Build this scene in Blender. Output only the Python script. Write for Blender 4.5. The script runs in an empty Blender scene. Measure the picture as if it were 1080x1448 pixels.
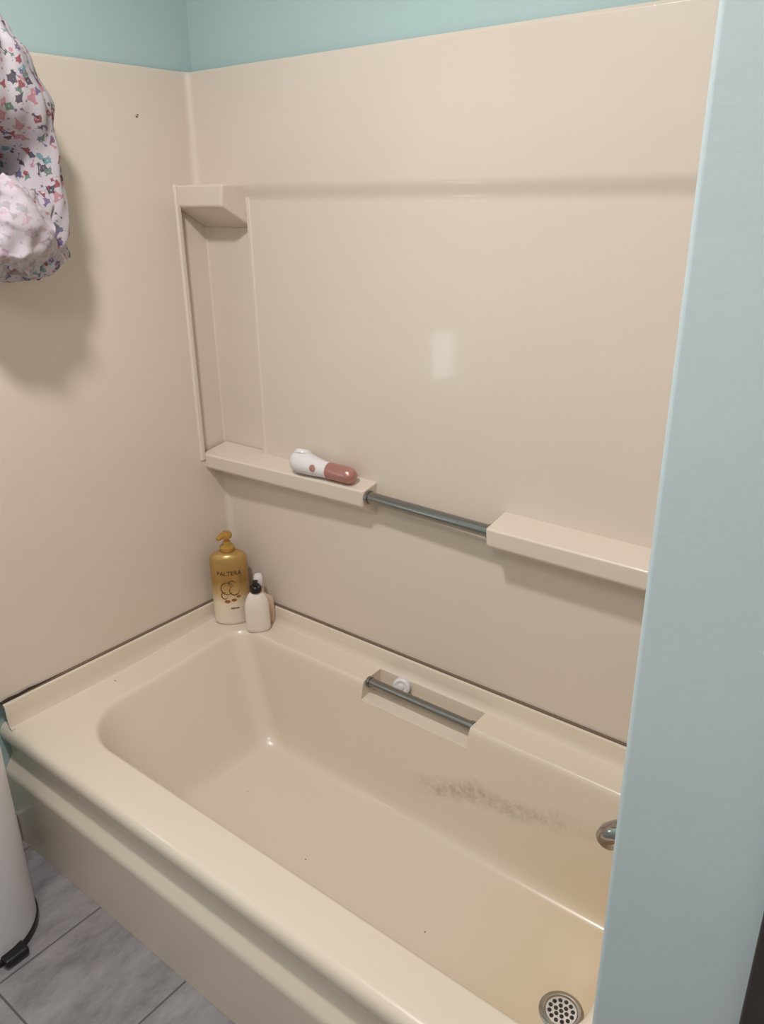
import bpy, bmesh, math, random
from mathutils import Vector, Matrix, noise
random.seed(3)
S=0.86
sc=bpy.context.scene
try:
    sc.view_settings.view_transform='Standard'; sc.view_settings.look='None'
except Exception: pass
W=0.88; WT=0.028; XW=1.734; L=1.730; H=0.408; ZC=0.486; ZS=2.11
YW=0.905
DZ=.018

# ---------------------------------------------------------------- helpers
def srgb(r,g,b):
    f=lambda c:(c/255/12.92) if c/255<=0.04045 else ((c/255+0.055)/1.055)**2.4
    return (f(r),f(g),f(b),1)
def mat(name,col,rough=0.5,metal=0,coat=0,noise_amt=0.0,nscale=6,bump=0,bscale=200,spec=0.5):
    m=bpy.data.materials.new(name);m.use_nodes=True;nt=m.node_tree;b=nt.nodes['Principled BSDF']
    b.inputs['Base Color'].default_value=col;b.inputs['Roughness'].default_value=rough
    b.inputs['Metallic'].default_value=metal;b.inputs['Coat Weight'].default_value=coat
    b.inputs['Coat Roughness'].default_value=.07
    b.inputs['Specular IOR Level'].default_value=spec
    if noise_amt or bump:
        tc=nt.nodes.new('ShaderNodeTexCoord')
    if noise_amt:
        n=nt.nodes.new('ShaderNodeTexNoise');n.inputs['Scale'].default_value=nscale;n.inputs['Detail'].default_value=5
        nt.links.new(tc.outputs['Object'],n.inputs['Vector'])
        r=nt.nodes.new('ShaderNodeMapRange');r.inputs['From Min'].default_value=.3;r.inputs['From Max'].default_value=.7
        r.inputs['To Min'].default_value=1-noise_amt;r.inputs['To Max'].default_value=1+noise_amt
        nt.links.new(n.outputs['Fac'],r.inputs['Value'])
        mx=nt.nodes.new('ShaderNodeVectorMath');mx.operation='SCALE';mx.inputs[0].default_value=col[:3]
        nt.links.new(r.outputs['Result'],mx.inputs['Scale']);nt.links.new(mx.outputs['Vector'],b.inputs['Base Color'])
    if bump:
        n2=nt.nodes.new('ShaderNodeTexNoise');n2.inputs['Scale'].default_value=bscale;n2.inputs['Detail'].default_value=3
        nt.links.new(tc.outputs['Object'],n2.inputs['Vector'])
        bp=nt.nodes.new('ShaderNodeBump');bp.inputs['Strength'].default_value=bump;bp.inputs['Distance'].default_value=0.002
        nt.links.new(n2.outputs['Fac'],bp.inputs['Height']);nt.links.new(bp.outputs['Normal'],b.inputs['Normal'])
    return m
def finish(bm,name,m,parent=None,bevel=0,segs=3,ang=35,smooth=True,sub=0,recalc=True):
    if recalc: bmesh.ops.recalc_face_normals(bm,faces=bm.faces)
    for v in bm.verts: v.co*=S
    me=bpy.data.meshes.new(name);bm.to_mesh(me);bm.free()
    ob=bpy.data.objects.new(name,me);sc.collection.objects.link(ob)
    for mm in (m if isinstance(m,list) else [m]): me.materials.append(mm)
    if smooth:
        for p in me.polygons: p.use_smooth=True
    if bevel:
        md=ob.modifiers.new('bevel','BEVEL');md.width=bevel*S;md.segments=segs;md.limit_method='ANGLE';md.angle_limit=math.radians(ang);md.harden_normals=True
    elif smooth:
        me.set_sharp_from_angle(angle=math.radians(40)) if hasattr(me,'set_sharp_from_angle') else None
    if sub:
        md=ob.modifiers.new('sub','SUBSURF');md.levels=sub;md.render_levels=sub
    if parent: ob.parent=parent
    return ob
def empty(name):
    e=bpy.data.objects.new(name,None);e.empty_display_size=.05;sc.collection.objects.link(e);return e
def box(bm,x0,x1,y0,y1,z0,z1):
    vs=[bm.verts.new((x,y,z)) for z in (z0,z1) for x,y in ((x0,y0),(x1,y0),(x1,y1),(x0,y1))]
    for f in ((3,2,1,0),(4,5,6,7),(0,1,5,4),(1,2,6,5),(2,3,7,6),(3,0,4,7)): bm.faces.new([vs[i] for i in f])
def boxobj(name,b,m,parent=None,bevel=0,**k):
    bm=bmesh.new();box(bm,*b);return finish(bm,name,m,parent,bevel,**k)
def hexa(bm,pts):   # 8 pts bottom4, top4
    vs=[bm.verts.new(p) for p in pts]
    for f in ((3,2,1,0),(4,5,6,7),(0,1,5,4),(1,2,6,5),(2,3,7,6),(3,0,4,7)): bm.faces.new([vs[i] for i in f])
def loft(bm,rings,cap0=True,cap1=True,closed=True):
    R=[[bm.verts.new(p) for p in r] for r in rings]
    n=len(R[0])
    for a,b in zip(R,R[1:]):
        for i in range(n if closed else n-1):
            j=(i+1)%n
            bm.faces.new((a[i],a[j],b[j],b[i]))
    if cap0: bm.faces.new(R[0][::-1])
    if cap1: bm.faces.new(R[-1])
    return R
def lathe(bm,prof,c=(0,0,0),n=32,sx=1,sy=1,M=None,cap0=True,cap1=True):
    rings=[]
    for r,z in prof:
        ring=[]
        for i in range(n):
            a=2*math.pi*i/n
            p=Vector((r*sx*math.cos(a),r*sy*math.sin(a),z))
            if M is not None: p=M@p
            ring.append(p+Vector(c))
        rings.append(ring)
    loft(bm,rings,cap0,cap1)
def tube(bm,pts,radii,n=20):
    rings=[]
    for k,p in enumerate(pts):
        p=Vector(p);a=Vector(pts[max(k-1,0)]);b=Vector(pts[min(k+1,len(pts)-1)])
        t=(b-a).normalized();up=Vector((0,0,1)) if abs(t.z)<.95 else Vector((1,0,0))
        s=t.cross(up).normalized();u=s.cross(t)
        r=radii[k] if isinstance(radii,(list,tuple)) else radii
        rings.append([p+s*r*math.cos(2*math.pi*i/n)+u*r*math.sin(2*math.pi*i/n) for i in range(n)])
    loft(bm,rings)

# ---------------------------------------------------------------- materials
C_SUR=(214,201,187); C_TUB=(218,205,187)
M_sur=mat('gelcoat_surround',srgb(*C_SUR),.34,coat=.30,noise_amt=.015,nscale=3)
M_trim=mat('caulk_gap_brown',srgb(118,100,84),.8)
M_wall=mat('paint_aqua',srgb(174,198,197),.55,noise_amt=.02,nscale=4,bump=.15,bscale=120)
M_wall2=mat('paint_aqua_wing',srgb(184,197,200),.5,noise_amt=.03,nscale=4,bump=.12,bscale=120)
M_wall3=mat('room_pale_bounce',srgb(206,204,200),.6,noise_amt=.02,nscale=4)  # unseen walls of the aqua room, paled to keep green bounce off the apron
M_ceil=mat('paint_ceiling',srgb(235,232,228),.8)
M_chrome=mat('brushed_steel',srgb(150,148,145),.28,metal=1)
M_chrome2=mat('chrome',srgb(180,176,170),.15,metal=1)
M_white=mat('white_plastic',srgb(222,217,219),.3)
M_black=mat('black_plastic',srgb(22,22,24),.3)

# tub material with stains
M_tub=mat('gelcoat_tub',srgb(*C_TUB),.28,coat=.25)
nt=M_tub.node_tree;b=nt.nodes['Principled BSDF'];N=nt.nodes;K=nt.links
geo=N.new('ShaderNodeNewGeometry');sep=N.new('ShaderNodeSeparateXYZ')
sc0=N.new('ShaderNodeVectorMath');sc0.operation='SCALE';sc0.inputs['Scale'].default_value=1/S
K.new(geo.outputs['Position'],sc0.inputs[0]);K.new(sc0.outputs['Vector'],sep.inputs[0])
def mth(op,a,b_=None,c=None,clamp=False):
    n=N.new('ShaderNodeMath');n.operation=op;n.use_clamp=clamp
    for i,v in enumerate((a,b_,c)):
        if v is None: continue
        if isinstance(v,(int,float)): n.inputs[i].default_value=v
        else: K.new(v,n.inputs[i])
    return n.outputs[0]
def nz(scale,detail=5,rough=.6):
    n=N.new('ShaderNodeTexNoise');n.inputs['Scale'].default_value=scale;n.inputs['Detail'].default_value=detail;n.inputs['Roughness'].default_value=rough
    K.new(sc0.outputs['Vector'],n.inputs['Vector']);return n.outputs['Fac']
def ss(v,a,b_):
    n=N.new('ShaderNodeMapRange');n.interpolation_type='SMOOTHSTEP';n.inputs['From Min'].default_value=a;n.inputs['From Max'].default_value=b_
    K.new(v,n.inputs['Value']);return n.outputs['Result']
X,Y,Z=sep.outputs
line=mth('ADD',mth('MULTIPLY',mth('SUBTRACT',X,1.04),0.17),0.215)
wob=mth('MULTIPLY',mth('SUBTRACT',nz(5),.5),.13)
dist=mth('ABSOLUTE',mth('SUBTRACT',mth('ADD',Z,wob),line))
band=mth('SUBTRACT',1,ss(dist,.0,.044))
xm=mth('MULTIPLY',ss(X,.82,1.02),mth('SUBTRACT',1,ss(X,1.15,1.56)))
ym=ss(Y,-.26,-.2)
st=mth('MULTIPLY',mth('MULTIPLY',band,xm),mth('MULTIPLY',ym,ss(nz(34,8,.78),.34,.70)),clamp=True)
st=mth('MULTIPLY',st,.66)
yl=mth('MULTIPLY',mth('MULTIPLY',ss(X,1.10,1.62),mth('SUBTRACT',1,ss(Z,.10,.38))),.5)
mx1=N.new('ShaderNodeMix');mx1.data_type='RGBA';mx1.inputs[6].default_value=srgb(*C_TUB);mx1.inputs[7].default_value=srgb(216,190,146)
K.new(yl,mx1.inputs[0])
mx2=N.new('ShaderNodeMix');mx2.data_type='RGBA';mx2.inputs[7].default_value=srgb(130,110,92)
K.new(mx1.outputs[2],mx2.inputs[6]);K.new(st,mx2.inputs[0]);K.new(mx2.outputs[2],b.inputs['Base Color'])

# floor tile
M_floor=mat('floor_tile',srgb(150,148,150),.45)
nt=M_floor.node_tree;b=nt.nodes['Principled BSDF'];N=nt.nodes;K=nt.links
geo=N.new('ShaderNodeNewGeometry');sep=N.new('ShaderNodeSeparateXYZ')
sc0=N.new('ShaderNodeVectorMath');sc0.operation='SCALE';sc0.inputs['Scale'].default_value=1/S
K.new(geo.outputs['Position'],sc0.inputs[0]);K.new(sc0.outputs['Vector'],sep.inputs[0]);X,Y,Z=sep.outputs
def grid(v,off,per,w):
    a=mth('ADD',mth('DIVIDE',mth('SUBTRACT',v,off),per),20.5)
    f=mth('ABSOLUTE',mth('SUBTRACT',mth('FRACT',a),.5))
    return mth('LESS_THAN',f,w/per)
g=mth('MAXIMUM',grid(X,.380,.357,.0026),grid(Y,-1.185,.357*2,.0026))
mp=N.new('ShaderNodeMapping');mp.inputs['Scale'].default_value=(6,2.6,1);mp.inputs['Rotation'].default_value=(0,0,.6);K.new(sc0.outputs['Vector'],mp.inputs['Vector'])
n1=N.new('ShaderNodeTexNoise');n1.inputs['Scale'].default_value=2.0;n1.inputs['Detail'].default_value=10;n1.inputs['Roughness'].default_value=.72;K.new(mp.outputs['Vector'],n1.inputs['Vector'])
cr=N.new('ShaderNodeValToRGB');cr.color_ramp.elements[0].position=.30;cr.color_ramp.elements[0].color=srgb(106,102,104);cr.color_ramp.elements[1].position=.70;cr.color_ramp.elements[1].color=srgb(158,153,155)
K.new(n1.outputs['Fac'],cr.inputs[0])
mx=N.new('ShaderNodeMix');mx.data_type='RGBA';mx.inputs[7].default_value=srgb(86,83,84);K.new(g,mx.inputs[0]);K.new(cr.outputs[0],mx.inputs[6]);K.new(mx.outputs[2],b.inputs['Base Color'])

# ---------------------------------------------------------------- room shell
XR=2.75; YB=-2.6; ZT=2.78
boxobj('floor',(-.15,XR+.12,YB-.12,.15,-.08,0),M_floor,smooth=False)
boxobj('ceiling',(-.15,XR+.12,YB-.12,.15,ZT,ZT+.08),M_ceil,smooth=False)
boxobj('wall_left',(-.15,-WT,YB-.12,.15,0,ZT),M_wall,smooth=False)
boxobj('wall_back',(-WT,XW,WT,.15,0,ZT),M_wall,smooth=False)
boxobj('wall_wing',(XW,XR,-YW,.15,0,ZT),M_wall2,bevel=.008)
boxobj('wall_right',(XR,XR+.12,YB,.15,0,ZT),M_wall3,smooth=False)
boxobj('wall_front',(-WT,XR,YB-.12,YB,0,ZT),M_wall3,smooth=False)
boxobj('baseboard_left',(-WT,-WT+.016,YB,-W-.010,0,.10),mat('trim_white',srgb(205,203,200),.4),bevel=.004)
M_dark=mat('dark_wood',srgb(52,44,42),.4,noise_amt=.2,nscale=20)
boxobj('trim_door_jamb',(1.909,2.00,-YW-.022,-YW,0,2.40),M_dark,bevel=.004)

# ---------------------------------------------------------------- surround
sur=empty('shower_surround')
rc=.022
path=[] # (x,y,kind,coord)
for y in (-YW+.004,-.70,-.50,-.30,-.15,-.102,-.097,-.090,-.086,-.079,-.06,-.04):
    path.append((0,y,'L',y))
for i in range(9):
    a=math.pi/2*i/8
    path.append((rc-rc*math.cos(a),-rc+rc*math.sin(a),'C',0))
for x in (.05,.10,.15,.184,.190,.193,.200,.204,.25,.4,.6,.8,1.0,1.2,1.4,1.6): path.append((x,0,'B',x))
for i in range(9):
    a=math.pi/2*i/8
    path.append((L-rc+rc*math.sin(a),-rc+rc*math.cos(a),'D',0))
for y in (-.1,-.3,-.5,-.7,-YW+.03): path.append((L,y,'R',y))
zl=[.487,.489,.6,.8,.96,.985,.990,1.03,1.2,1.4,1.6,1.70,1.762,1.768,1.773,1.779,1.787,1.795,1.803,1.811,1.817,1.95,2.09,2.100,2.107,2.110]
def offL(y,z):
    o=0
    if .988<z<1.770 and y>-.0835: o=-.020
    if .988<z<1.812 and -.0975<y<-.0855: o=.006
    return o
def offB(x,z):
    t=max(0,min(1,(z-1.768)/(1.817-1.768)));t=t*t*(3-2*t)
    o=.013*t
    if .988<z<1.770 and x<.187: o=-.022
    if .988<z<1.779 and .188<x<.201: o=.003
    return o
bm=bmesh.new();G=[]
for z in zl:
    row=[]
    edge=0
    if z>=2.100: edge={2.100:0,2.107:-.003,2.110:-.017}[z]
    if z==.487: edge=-.004
    for (x,y,k,c) in path:
        dx=dy=0
        if k=='L': dx=offL(c,z)+edge
        elif k=='C':
            dx=offL(-.01,z)+edge;dy=-offB(.01,z)-edge
            if .988<z<1.770: dx-=x*.75;dy-=y*.75
        elif k=='B': dy=-offB(c,z)-edge
        elif k=='D': dy=-offB(1,z)-edge
        row.append(bm.verts.new((x+dx,y+dy,z)))
    G.append(row)
for a,b2 in zip(G,G[1:]):
    for i in range(len(path)-1): bm.faces.new((a[i],a[i+1],b2[i+1],b2[i]))
finish(bm,'panels',M_sur,sur,bevel=.003,segs=2,ang=16,recalc=False)
# corner shelf
bm=bmesh.new()
hexa(bm,[(-.018,-.092,1.757),(.186,-.092,1.757),(.190,.020,1.697),(-.018,.020,1.697),(-.018,-.094,1.815),(.196,-.092,1.815),(.190,.012,1.815),(-.018,.012,1.815)])
finish(bm,'corner_shelf',M_sur,sur,bevel=.007,segs=4)
# ledges
bm=bmesh.new()
hexa(bm,[(-.010,-.084,.962),(.642,-.060,.962),(.647,.020,.905),(-.010,.020,.905),(-.010,-.087,1.008),(.652,-.064,1.012),(.647,.020,1.026),(-.010,.020,1.026)])
finish(bm,'ledge_left',M_sur,sur,bevel=.006,segs=4)
bm=bmesh.new()
hexa(bm,[(1.062,-.086,.965),(L,-.086,.965),(L,.020,.905),(1.058,.020,.905),(1.060,-.088,1.012),(L,-.088,1.012),(L,.020,1.032),(1.062,.020,1.032)])
finish(bm,'ledge_right',M_sur,sur,bevel=.006,segs=4)
bm=bmesh.new();tube(bm,[(.625,-.042,.990),(1.08,-.055,.990)],.0165,24)
for x,y in ((.652,-.043),(1.056,-.0545)): tube(bm,[(x-.004,y,.990),(x+.006,y,.990)],.020,24)
finish(bm,'grab_bar',M_chrome,sur)

# ---------------------------------------------------------------- bathtub
tub=empty('bathtub')
def rrect(x0,x1,y0,y1,rads,z,ns=8,nc=12):
    fl,fr,br,bl=rads
    cs=[(x0+fl,y0+fl,fl,math.pi),(x1-fr,y0+fr,fr,1.5*math.pi),(x1-br,y1-br,br,0),(x0+bl,y1-bl,bl,.5*math.pi)]
    arcs=[]
    for cx,cy,r,a0 in cs:
        arcs.append([Vector((cx+r*math.cos(a0+math.pi/2*i/nc),cy+r*math.sin(a0+math.pi/2*i/nc),z)) for i in range(nc+1)])
    pts=[]
    for k in range(4):
        pts+=arcs[k]
        a=arcs[k][-1];b_=arcs[(k+1)%4][0]
        for i in range(1,ns): pts.append(a.lerp(b_,i/ns))
    def sm(v,a,b_):
        t=max(0,min(1,(v-a)/(b_-a)));return t*t*(3-2*t)
    for p in pts: p.z+=DZ*sm(p.y,-.45,-.13)*sm(p.z,.15,.38)
    return pts
inner=[(.70,1.30,-.50,-.36,(.05,)*4,.0600),
(.45,1.52,-.60,-.26,(.10,.1,.1,.08),.0605),
(.37,1.570,-.645,-.215,(.13,.09,.09,.07),.063),
(.335,1.590,-.668,-.192,(.14,.09,.09,.07),.070),
(.310,1.605,-.684,-.177,(.15,.09,.09,.07),.083),
(.292,1.613,-.695,-.167,(.155,.09,.09,.07),.103),
(.270,1.619,-.703,-.158,(.16,.09,.09,.065),.14),
(.225,1.627,-.718,-.145,(.165,.09,.09,.06),.22),
(.180,1.635,-.732,-.130,(.17,.09,.09,.06),.31),
(.152,1.641,-.742,-.122,(.175,.09,.09,.06),.37),
(.141,1.645,-.748,-.117,(.18,.09,.09,.06),.395),
(.133,1.651,-.754,-.112,(.185,.1,.1,.065),.4055),
(.124,1.659,-.762,-.106,(.19,.1,.1,.07),.408)]
outer=[(-.835,.4085),(-.858,.407),(-.870,.402),(-.877,.393),(-.880,.382),(-.880,.368),(-.876,.358),(-.868,.350),(-.862,.340),(-.860,.315),(-.861,.300),(-.866,.290),(-.884,.262),(-.889,.253),(-.890,.240),(-.888,.0)]
bm=bmesh.new();rings=[]
for x0,x1,y0,y1,r,z in inner: rings.append(rrect(x0,x1,y0,y1,r,z))
for y0,z in outer: rings.append(rrect(-WT,XW-.001,y0,WT,(.004,)*4,z))
loft(bm,rings)
t=finish(bm,'tub_shell',M_tub,tub)
bm=bmesh.new()
hexa(bm,[(.676,-.30,.340),(1.050,-.30,.340),(1.050,-.022,.382),(.676,-.022,.382),(.676,-.30,.60),(1.050,-.30,.60),(1.050,-.022,.60),(.676,-.022,.60)])
cut=finish(bm,'cutter',M_tub,smooth=False)
bpy.context.view_layer.objects.active=t
md=t.modifiers.new('bool','BOOLEAN');md.object=cut;md.operation='DIFFERENCE';md.solver='EXACT'
dg=bpy.context.evaluated_depsgraph_get();me2=bpy.data.meshes.new_from_object(t.evaluated_get(dg))
t.modifiers.clear();t.data=me2;bpy.data.objects.remove(cut)
for p in t.data.polygons:p.use_smooth=True
md=t.modifiers.new('bevel','BEVEL');md.width=.004*S;md.segments=4;md.limit_method='ANGLE';md.angle_limit=math.radians(50)
md=t.modifiers.new('wn','WEIGHTED_NORMAL');md.keep_sharp=False;md.weight=60
# flange
prof=[(0,.470),(0,.483),(.008,.4835),(.0125,.481),(.014,.476),(.015,.450),(.017,.436),(.022,.4285),(.030,.4262),(.031,.400)]
bm=bmesh.new();G=[]
rc2=.022
fp=[(0,-W+.01,1,0),(0,-.6,1,0),(0,-.45,1,0),(0,-.3,1,0),(0,-.2,1,0),(0,-rc2-.03,1,0)]
for i in range(1,8):
    a=math.pi/2*i/8;fp.append((0,0,'c',a))
fp+=[(rc2+.03,0,0,-1)]+[(x,0,0,-1) for x in (.3,.6,.9,1.2,1.5)]+[(L-.03,0,0,-1),(L,-.03,-1,0),(L,-.5,-1,0),(L,-W+.01,-1,0)]
for x,y,nx,ny in fp:
    row=[]
    tt_=max(0,min(1,(y+.45)/.32)) if nx!='c' and nx!=0 else 1
    k_=1-tt_*tt_*(3-2*tt_)
    for o,z in prof:
        if z<.46: z=z-DZ*k_*(.46-z)/.034 if z>.42 else z-DZ
        if nx=='c':
            R=.052-o;a=ny
            row.append(bm.verts.new((.052-R*math.cos(a),-.052+R*math.sin(a),z)))
        else: row.append(bm.verts.new((x+nx*o,y+ny*o,z)))
    G.append(row)
for a,b2 in zip(G,G[1:]):
    for i in range(len(prof)-1): bm.faces.new((a[i],b2[i],b2[i+1],a[i+1]))
finish(bm,'wall_flange',M_tub,tub)
bm=bmesh.new()
box(bm,-.004,.0065,-W+.01,-.01,.4830,.4880);box(bm,0,L,-.0065,.004,.4830,.4885)
finish(bm,'caulk_joint',M_trim,tub,smooth=False)
bm=bmesh.new()
tube(bm,[(.004,-.872,.487),(.005,-.85,.490),(.005,-.82,.489),(.005,-.79,.492),(.004,-.75,.488),(.002,-.68,.487)],[.004,.0045,.0035,.003,.0025,.001],8)
finish(bm,'joint_gap',mat('gap_black',srgb(48,38,32),.9),tub)
bm=bmesh.new();tube(bm,[(.665,-.088,.412),(1.06,-.088,.412)],.0140,24)
for x in (.681,1.045): tube(bm,[(x-.006,-.088,.412),(x+.004,-.088,.412)],.017,24)
finish(bm,'grab_bar',M_chrome,tub)
# drain
bm=bmesh.new();dc=(1.515,-.445,.0605)
lathe(bm,[(.050,0),(.050,.003),(.046,.006),(.038,.006),(.035,.003),(.0,.003)],dc,40,cap1=False)
bmesh.ops.remove_doubles(bm,verts=bm.verts,dist=1e-6)
finish(bm,'drain_ring',M_chrome2,tub)
bm=bmesh.new()
for rr,n in ((0,1),(.013,6),(.026,12)):
    for i in range(n):
        a=2*math.pi*i/n
        lathe(bm,[(.0048,0),(.0048,.0008)],(dc[0]+rr*math.cos(a),dc[1]+rr*math.sin(a),dc[2]+.0031),12)
finish(bm,'drain_holes',M_black,tub,smooth=False)
bm=bmesh.new()
def speck(p,r,n):
    M=Vector(n).to_track_quat('Z','Y').to_matrix()
    lathe(bm,[(r*.9,0),(r,.0006),(r*.5,.0014)],p,8,sx=1,sy=.65,M=M)
for x,y in ((.42,-.38),(.75,-.47),(1.15,-.46)): speck((x,y,.0605),.0025,(0,0,1))
speck((.05,-.55,.4085),.003,(0,0,1))
M_dirt=mat('dirt',srgb(118,100,84),.9)
finish(bm,'dirt_specks',M_dirt,tub)
bm=bmesh.new()
for y,z,r in ((-.20,1.985,.004),(-.196,1.99,.003)): speck((.0005,y,z),r,(1,0,0))
finish(bm,'dirt_specks',M_dirt,sur)
# spout
sp=empty('tub_spout')
bm=bmesh.new()
tube(bm,[(L-.001,-.44,.628),(1.70,-.44,.628),(1.65,-.44,.627),(1.61,-.44,.624),(1.590,-.44,.618),(1.576,-.44,.606),(1.570,-.44,.592)],[.028,.026,.026,.026,.026,.025,.024],28)
finish(bm,'spout_body',M_chrome2,sp)
bm=bmesh.new();lathe(bm,[(.019,0),(.019,.002)],(1.570,-.44,.590),24)
finish(bm,'spout_mouth',M_black,sp)

# ---------------------------------------------------------------- bottles
M_goldcap=mat('gold_pump_plastic',srgb(205,160,80),.25,metal=.2)
M_goldcap.node_tree.nodes['Principled BSDF'].inputs['Transmission Weight'].default_value=.35
M_label=bpy.data.materials.new('label_gradient');M_label.use_nodes=True
nt=M_label.node_tree;b=nt.nodes['Principled BSDF'];N=nt.nodes;K=nt.links
geo=N.new('ShaderNodeNewGeometry');sp_=N.new('ShaderNodeSeparateXYZ');K.new(geo.outputs['Position'],sp_.inputs[0])
mr=N.new('ShaderNodeMapRange');mr.inputs['From Min'].default_value=.428*S;mr.inputs['From Max'].default_value=.69*S;K.new(sp_.outputs[2],mr.inputs['Value'])
cr=N.new('ShaderNodeValToRGB');e=cr.color_ramp.elements
e[0].position=.0;e[0].color=srgb(228,216,200);e[1].position=.30;e[1].color=srgb(224,208,184)
for p,c in ((.44,(200,168,118)),(.60,(172,134,76)),(.95,(186,150,92))):
    q=e.new(p);q.color=srgb(*c)
K.new(mr.outputs['Result'],cr.inputs[0]);K.new(cr.outputs[0],b.inputs['Base Color']);b.inputs['Roughness'].default_value=.3
mm=N.new('ShaderNodeMapRange');mm.inputs['From Min'].default_value=.35;mm.inputs['From Max'].default_value=.6;mm.inputs['To Max'].default_value=.45;K.new(mr.outputs['Result'],mm.inputs['Value']);K.new(mm.outputs['Result'],b.inputs['Metallic'])
M_print=mat('label_print_brown',srgb(84,54,28),.5)
sb=empty('shampoo_bottle')
BZ=.4275
bc=Vector((.082,-.094,BZ));rot=math.radians(47)
Rz=Matrix.Rotation(rot,3,'Z')
ax,ay=.062,.038
bm=bmesh.new()
pr=[(.90,0),(.97,.004),(1,.012),(1,.10),(1,.20),(.99,.226),(.97,.240),(.88,.250),(.66,.257),(.42,.260),(.36,.264)]
rings=[]
for k,(r,z) in enumerate(pr):
    sy_=ay if r>.9 else ay+(ax-ay)*(.9-r)/.9*.6
    rings.append([Rz@Vector((ax*r*math.cos(2*math.pi*i/40),sy_*r*math.sin(2*math.pi*i/40),z))+bc for i in range(40)])
loft(bm,rings);finish(bm,'bottle_body',M_label,sb)
bm=bmesh.new()
lathe(bm,[(.023,.260),(.025,.263),(.025,.278),(.021,.282),(.014,.284),(.012,.296),(.008,.298),(.008,.306),(.017,.308),(.020,.313),(.019,.323),(.012,.329),(.002,.331)],bc,28)
finish(bm,'pump_head',M_goldcap,sb)
bm=bmesh.new()
d=Vector((-.05,-1,0))
tube(bm,[bc+Vector((0,0,.318)),bc+d*.022+Vector((0,0,.318)),bc+d*.036+Vector((0,0,.312))],[.010,.009,.007],14)
finish(bm,'pump_nozzle',M_goldcap,sb)
def wraptext(txt,size,z,name,parent,mt,center,axx,ayy,rotm,u0=0):
    cu=bpy.data.curves.new(name,'FONT');cu.body=txt;cu.size=size;cu.align_x='CENTER';cu.offset=.0003
    o=bpy.data.objects.new(name,cu);sc.collection.objects.link(o)
    dg=bpy.context.evaluated_depsgraph_get();me=bpy.data.meshes.new_from_object(o.evaluated_get(dg));bpy.data.objects.remove(o)
    for v in me.vertices:
        u=v.co.x+u0;w=v.co.y
        a=-math.pi/2+u/axx
        p=rotm@Vector((axx*1.012*math.cos(a),ayy*1.02*math.sin(a),z+w))+center
        v.co=p*S
    o=bpy.data.objects.new(name,me);sc.collection.objects.link(o);me.materials.append(mt);o.parent=parent
wraptext('PALTERA',.021,.186,'label_name',sb,M_print,bc,ax,ay,Rz)
wraptext('REPAIR',.009,.060,'label_line',sb,M_print,bc,ax,ay,Rz,.012)
def onb(u,w,k=1.015):
    a=-math.pi/2+u/ax
    return Rz@Vector((ax*k*math.cos(a),ay*k*math.sin(a),w))+bc
bm=bmesh.new()
def swirl(cu_,cw,r0,t0,t1,th=.0013,squash=1):
    pts=[onb(cu_+(r0*(1-.08*i/20))*math.cos(t0+(t1-t0)*i/20),cw+r0*squash*math.sin(t0+(t1-t0)*i/20)) for i in range(21)]
    tube(bm,pts,[th*math.sin(math.pi*(i+.6)/21.2)+.0003 for i in range(21)],8)
swirl(-.010,.138,.022,.3,5.6);swirl(.014,.130,.017,2,6.5);swirl(.006,.156,.010,0,4.5);swirl(-.020,.112,.012,1,6)
finish(bm,'label_swirl',M_print,sb)
bm=bmesh.new()
for cu_,cw,r in ((-.012,.090,.010),(.010,.094,.009),(.026,.106,.008)):
    bm2=[onb(cu_+r*math.cos(2*math.pi*i/16),cw+r*.6*math.sin(2*math.pi*i/16),1.02) for i in range(16)]
    bm.faces.new([bm.verts.new(p) for p in bm2])
finish(bm,'label_almonds',mat('label_almond',srgb(150,88,40),.5),sb,smooth=False)

lb=empty('lotion_bottle');c2=Vector((.200,-.088,BZ))
bm=bmesh.new();pr=[(.90,0),(.98,.004),(1,.012),(1,.08),(.97,.098),(.85,.117),(.66,.132),(.45,.142),(.40,.146)]
rings=[[Rz@Vector((.041*r*math.cos(2*math.pi*i/32),.024*r*math.sin(2*math.pi*i/32),z))+c2 for i in range(32)] for r,z in pr]
loft(bm,rings);finish(bm,'bottle_body',mat('cream_plastic',srgb(226,214,204),.35),lb)
bm=bmesh.new();lathe(bm,[(.018,.142),(.019,.145),(.019,.160),(.015,.165),(.009,.167),(.008,.178),(.010,.180)],c2,24)
tube(bm,[c2+Vector((0,0,.172)),c2+Vector((.018,-.006,.175)),c2+Vector((.026,-.009,.168))],[.006,.006,.005],10)
finish(bm,'pump_collar',M_black,lb)
cb=empty('conditioner_bottle');c3=Vector((.176,-.052,BZ))
bm=bmesh.new();pr=[(.9,0),(1,.006),(1,.080),(.95,.095),(.75,.105),(.5,.112),(.36,.118),(.34,.15)]
rings=[[Rz@Vector((.036*r*math.cos(2*math.pi*i/32)+.012*(1 if z<.1 else .3),.013*r*math.sin(2*math.pi*i/32),z))+c3 for i in range(32)] for r,z in pr]
loft(bm,rings)
finish(bm,'bottle_body',mat('beige_plastic',srgb(200,172,150),.3),cb)
bm=bmesh.new();lathe(bm,[(.013,.143),(.015,.146),(.015,.178),(.012,.183)],c3,24)
finish(bm,'cap',M_white,cb)

ds=empty('drain_stopper')
Mx=Vector((.35,-1,.25)).to_track_quat('Z','Y').to_matrix()
bm=bmesh.new();c5=Vector((.770,-.048,.410))
lathe(bm,[(.020,-.012),(.027,-.010),(.028,0),(.026,.006),(.020,.009),(.015,.006),(.010,.005),(.008,.010),(.002,.011)],c5,32,M=Mx)
finish(bm,'stopper_body',M_white,ds)

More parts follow.
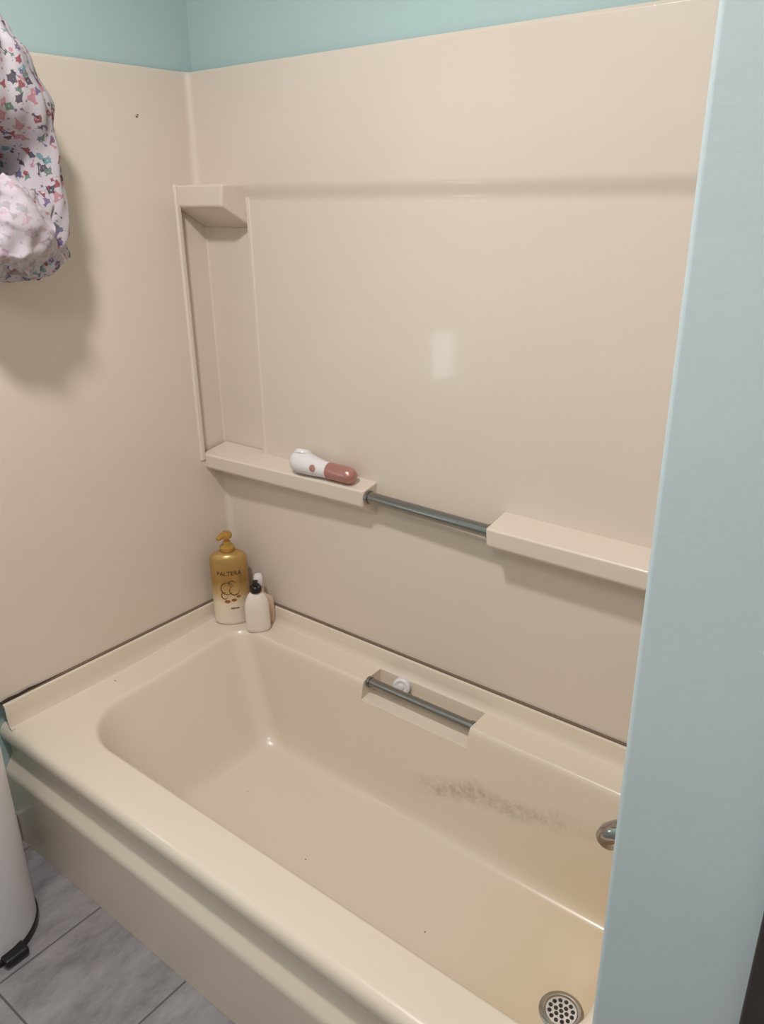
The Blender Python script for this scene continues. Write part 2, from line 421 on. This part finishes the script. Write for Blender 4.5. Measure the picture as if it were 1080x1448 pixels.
# ---------------------------------------------------------------- facial brush
fb=empty('facial_cleansing_brush')
M_rose=mat('rose_gold',srgb(184,132,124),.28,metal=.5)
A=Vector((.375,-.052,1.044));B=Vector((.605,-.048,1.042));D=(B-A)
def secs(ts,name,m):
    bm=bmesh.new();rings=[]
    dn=D.normalized();sd=Vector((0,0,1)).cross(dn).normalized();up=Vector((0,0,1))
    for t_,rw,rh,dz in ts:
        c=A+D*t_+Vector((0,0,dz))
        rings.append([c+sd*rw*math.cos(2*math.pi*i/24)+up*rh*math.sin(2*math.pi*i/24) for i in range(24)])
    loft(bm,rings);finish(bm,name,m,fb,sub=0)
secs([(-.02,.008,.010,.004),(.0,.022,.024,.005),(.05,.031,.031,.006),(.12,.035,.034,.006),(.20,.035,.033,.005),(.30,.032,.031,.003),(.42,.028,.027,.001),(.52,.025,.0245,.000),(.60,.0245,.0240,.000)],'brush_body',M_white)
secs([(.60,.025,.0245,.000),(.62,.025,.0245,.000),(.90,.0245,.024,.0),(.96,.022,.022,-.001),(1.0,.014,.014,-.001),(1.01,.004,.004,-.001)],'brush_handle',M_rose)
bm=bmesh.new()
lathe(bm,[(.024,.0),(.028,.003),(.028,.010),(.024,.015),(.018,.016)],A+D*.14+Vector((0,.006,.024)),28,M=Vector((-.15,.55,1)).to_track_quat('Z','Y').to_matrix())
finish(bm,'brush_head',M_white,fb)
bm=bmesh.new();lathe(bm,[(.010,0),(.010,.003),(.008,.004)],A+D*.42+Vector((0,-.026,.006)),20,M=Vector((.1,-1,.35)).to_track_quat('Z','Y').to_matrix())
finish(bm,'brush_button',M_rose,fb)

# ---------------------------------------------------------------- trash can
tc_=empty('trash_can');c6=Vector((.196,-1.130,0))
bm=bmesh.new();lathe(bm,[(.140,.018),(.144,.022),(.146,.62),(.142,.63)],c6,64)
finish(bm,'can_body',mat('can_white',srgb(204,202,206),.35),tc_)
bm=bmesh.new();lathe(bm,[(.144,0),(.148,.003),(.148,.018),(.144,.022)],c6,64);finish(bm,'can_base',M_black,tc_)
bm=bmesh.new();lathe(bm,[(.148,.628),(.150,.635),(.150,.65),(.12,.67),(.06,.682),(.01,.685)],c6,64);finish(bm,'can_lid',M_black,tc_)
bm=bmesh.new();box(bm,.315,.368,-1.142,-1.080,.006,.030);finish(bm,'pedal',M_black,tc_,bevel=.007)

# ---------------------------------------------------------------- shower cap (printed cloth)
def clothmat(name,base,fade):
    m=bpy.data.materials.new(name);m.use_nodes=True
    global N,K
    nt=m.node_tree;b=nt.nodes['Principled BSDF'];N=nt.nodes;K=nt.links
    tc=N.new('ShaderNodeTexCoord')
    prev=None
    for sc_,exp,thr,seed in ((27,.55,.85,0),(34,.6,.70,3.3),(30,.8,.42,7.7),(46,2,.17,5.1),(40,.5,1.0,9.4)):
        mp=N.new('ShaderNodeMapping');mp.inputs['Location'].default_value=(seed,seed*.7,seed*.3);mp.inputs['Rotation'].default_value=(.5+seed,.3,.8)
        K.new(tc.outputs['Object'],mp.inputs['Vector'])
        v=N.new('ShaderNodeTexVoronoi');v.inputs['Scale'].default_value=sc_;v.inputs['Randomness'].default_value=.75
        v.distance='MINKOWSKI';v.inputs['Exponent'].default_value=exp
        K.new(mp.outputs['Vector'],v.inputs['Vector'])
        msk=mth('MULTIPLY',mth('LESS_THAN',v.outputs['Distance'],thr),mth('GREATER_THAN',v.outputs['Distance'],thr*.22))
        msk=mth('MULTIPLY',msk,fade)
        sp2=N.new('ShaderNodeSeparateColor');K.new(v.outputs['Color'],sp2.inputs[0])
        cr=N.new('ShaderNodeValToRGB');cr.color_ramp.interpolation='CONSTANT';e=cr.color_ramp.elements
        e[0].position=0;e[0].color=srgb(132,54,64);e[1].position=.2;e[1].color=srgb(54,48,62)
        for p,c in ((.42,(96,134,142)),(.55,(170,114,126)),(.7,(96,82,122)),(.87,(86,110,98))):
            q=e.new(p);q.color=srgb(*c)
        K.new(sp2.outputs[0],cr.inputs[0])
        mx=N.new('ShaderNodeMix');mx.data_type='RGBA'
        if prev is None: mx.inputs[6].default_value=base
        else: K.new(prev,mx.inputs[6])
        K.new(cr.outputs[0],mx.inputs[7]);K.new(msk,mx.inputs[0]);prev=mx.outputs[2]
    K.new(prev,b.inputs['Base Color']);b.inputs['Roughness'].default_value=.75
    return m
M_cl=clothmat('printed_fabric',srgb(180,173,179),.9)
M_cl2=clothmat('printed_fabric_inside',srgb(184,173,180),.30)
cap=empty('shower_cap')
def interp(tab,t):
    for (a,va),(b_,vb) in zip(tab,tab[1:]):
        if t<=b_:
            k=(t-a)/(b_-a);k=k*k*(3-2*k)
            return va+(vb-va)*k
    return tab[-1][1]
CY=-.034
def pouch(name,m,cx,cy,z0,z1,tab,tx,folds,seed,amp,dents=()):
    bm=bmesh.new();n=160;rows=64;rings=[];cy+=CY
    for j in range(rows+1):
        t_=j/rows;z=z0+(z1-z0)*t_;w=interp(tab,t_)
        ring=[]
        for i in range(n):
            a=2*math.pi*i/n
            fo=1+amp*math.sin(folds*a+seed+3*math.sin(4*t_+a))+amp*1.6*noise.noise(Vector((2.2*math.cos(a)+seed,2.2*math.sin(a),t_*7)))+amp*.35*math.sin((folds*2+1)*a+9*t_)
            px=cx+tx*min(1,w/.10)*math.cos(a)*fo
            py=cy+w*math.sin(a)*fo
            for dy,dz,ry,rz,dep in dents:
                if math.cos(a)>0:
                    q=((py-dy-CY)/ry)**2+((z-dz)/rz)**2
                    px-=dep*math.exp(-q)
            px=max(px,.012)
            ring.append((px,py,z+.018*noise.noise(Vector((math.cos(a)*3,math.sin(a)*3,t_*5+seed)))))
        rings.append(ring)
    loft(bm,rings);return finish(bm,name,m,cap)
pouch('cap_body',M_cl,.135,-.658,2.17,1.620,[(0,.04),(.08,.075),(.22,.12),(.36,.150),(.5,.156),(.70,.154),(.86,.138),(.96,.09),(1,.05)],.095,8,1.0,.055,
  dents=((-.643,1.86,.065,.060,.16),(-.633,1.75,.08,.09,.09)))
pouch('cap_gathered_edge',M_cl,.120,-.633,1.80,1.607,[(0,.10),(.2,.118),(.5,.128),(.8,.110),(.92,.09),(1,.04)],.060,15,2.0,.09)
pouch('cap_lining',M_cl2,.155,-.673,1.83,1.630,[(0,.04),(.2,.085),(.5,.110),(.8,.10),(1,.05)],.080,5,4.0,.07)
bm=bmesh.new();tube(bm,[(-WT,-.693,2.24),(.09,-.693,2.24),(.13,-.693,2.25),(.14,-.693,2.28)],.008,12);finish(bm,'wall_hook',M_chrome,cap)
bm=bmesh.new();tube(bm,[(.12,-.688,2.15),(.12,-.683,2.21),(.12,-.693,2.25),(.12,-.703,2.21),(.12,-.688,2.15)],.006,10);finish(bm,'hanging_loop',M_cl,cap)

# ---------------------------------------------------------------- lights
def area(name,loc,tgt,size,power,col,sy=None):
    l=bpy.data.lights.new(name,'AREA');l.shape='RECTANGLE' if sy else 'DISK';l.size=size
    if sy:l.size_y=sy
    l.energy=power;l.color=col
    o=bpy.data.objects.new(name,l);sc.collection.objects.link(o);o.location=Vector(loc)*S
    o.rotation_euler=(Vector(tgt)-Vector(loc)).to_track_quat('-Z','Y').to_euler();return o
area('ceiling_light',(.90,-1.20,2.74),(.90,-1.20,0),.15,20.5,(1,.965,.94))
area('fill_light',(1.75,-2.25,2.74),(1.6,-1.9,0),.5,10.5,(1,.97,.96))  # unseen second light added as fill, placed clear of panel reflections
area('highlight_light',(.02,-1.27,1.12),(1.5,-.6,1.3),.10,.36,(.88,.93,1.0),.17)  # unseen small light added to make the bluish highlight on the back wall
w=bpy.data.worlds.new('world');sc.world=w;w.use_nodes=True
w.node_tree.nodes['Background'].inputs[0].default_value=(.9,.95,1,1);w.node_tree.nodes['Background'].inputs[1].default_value=.1

# ---------------------------------------------------------------- camera
a=math.radians(38.3117);tt=math.radians(21.7086);r=math.radians(-.7218)
F=Vector((-math.sin(a)*math.cos(tt),math.cos(a)*math.cos(tt),-math.sin(tt)));R=Vector((math.cos(a),math.sin(a),0));U=R.cross(F)
R2=R*math.cos(r)+U*math.sin(r);U2=-R*math.sin(r)+U*math.cos(r)
cd=bpy.data.cameras.new('camera');cam=bpy.data.objects.new('camera',cd);sc.collection.objects.link(cam)
Mx=Matrix((R2,U2,-F)).transposed().to_4x4();Mx.translation=Vector((1.9836,-1.668,1.7803))*S
cam.matrix_world=Mx;cd.sensor_fit='VERTICAL';cd.sensor_height=24;cd.lens=24*1124.16/1448;cd.clip_start=.02
sc.camera=cam
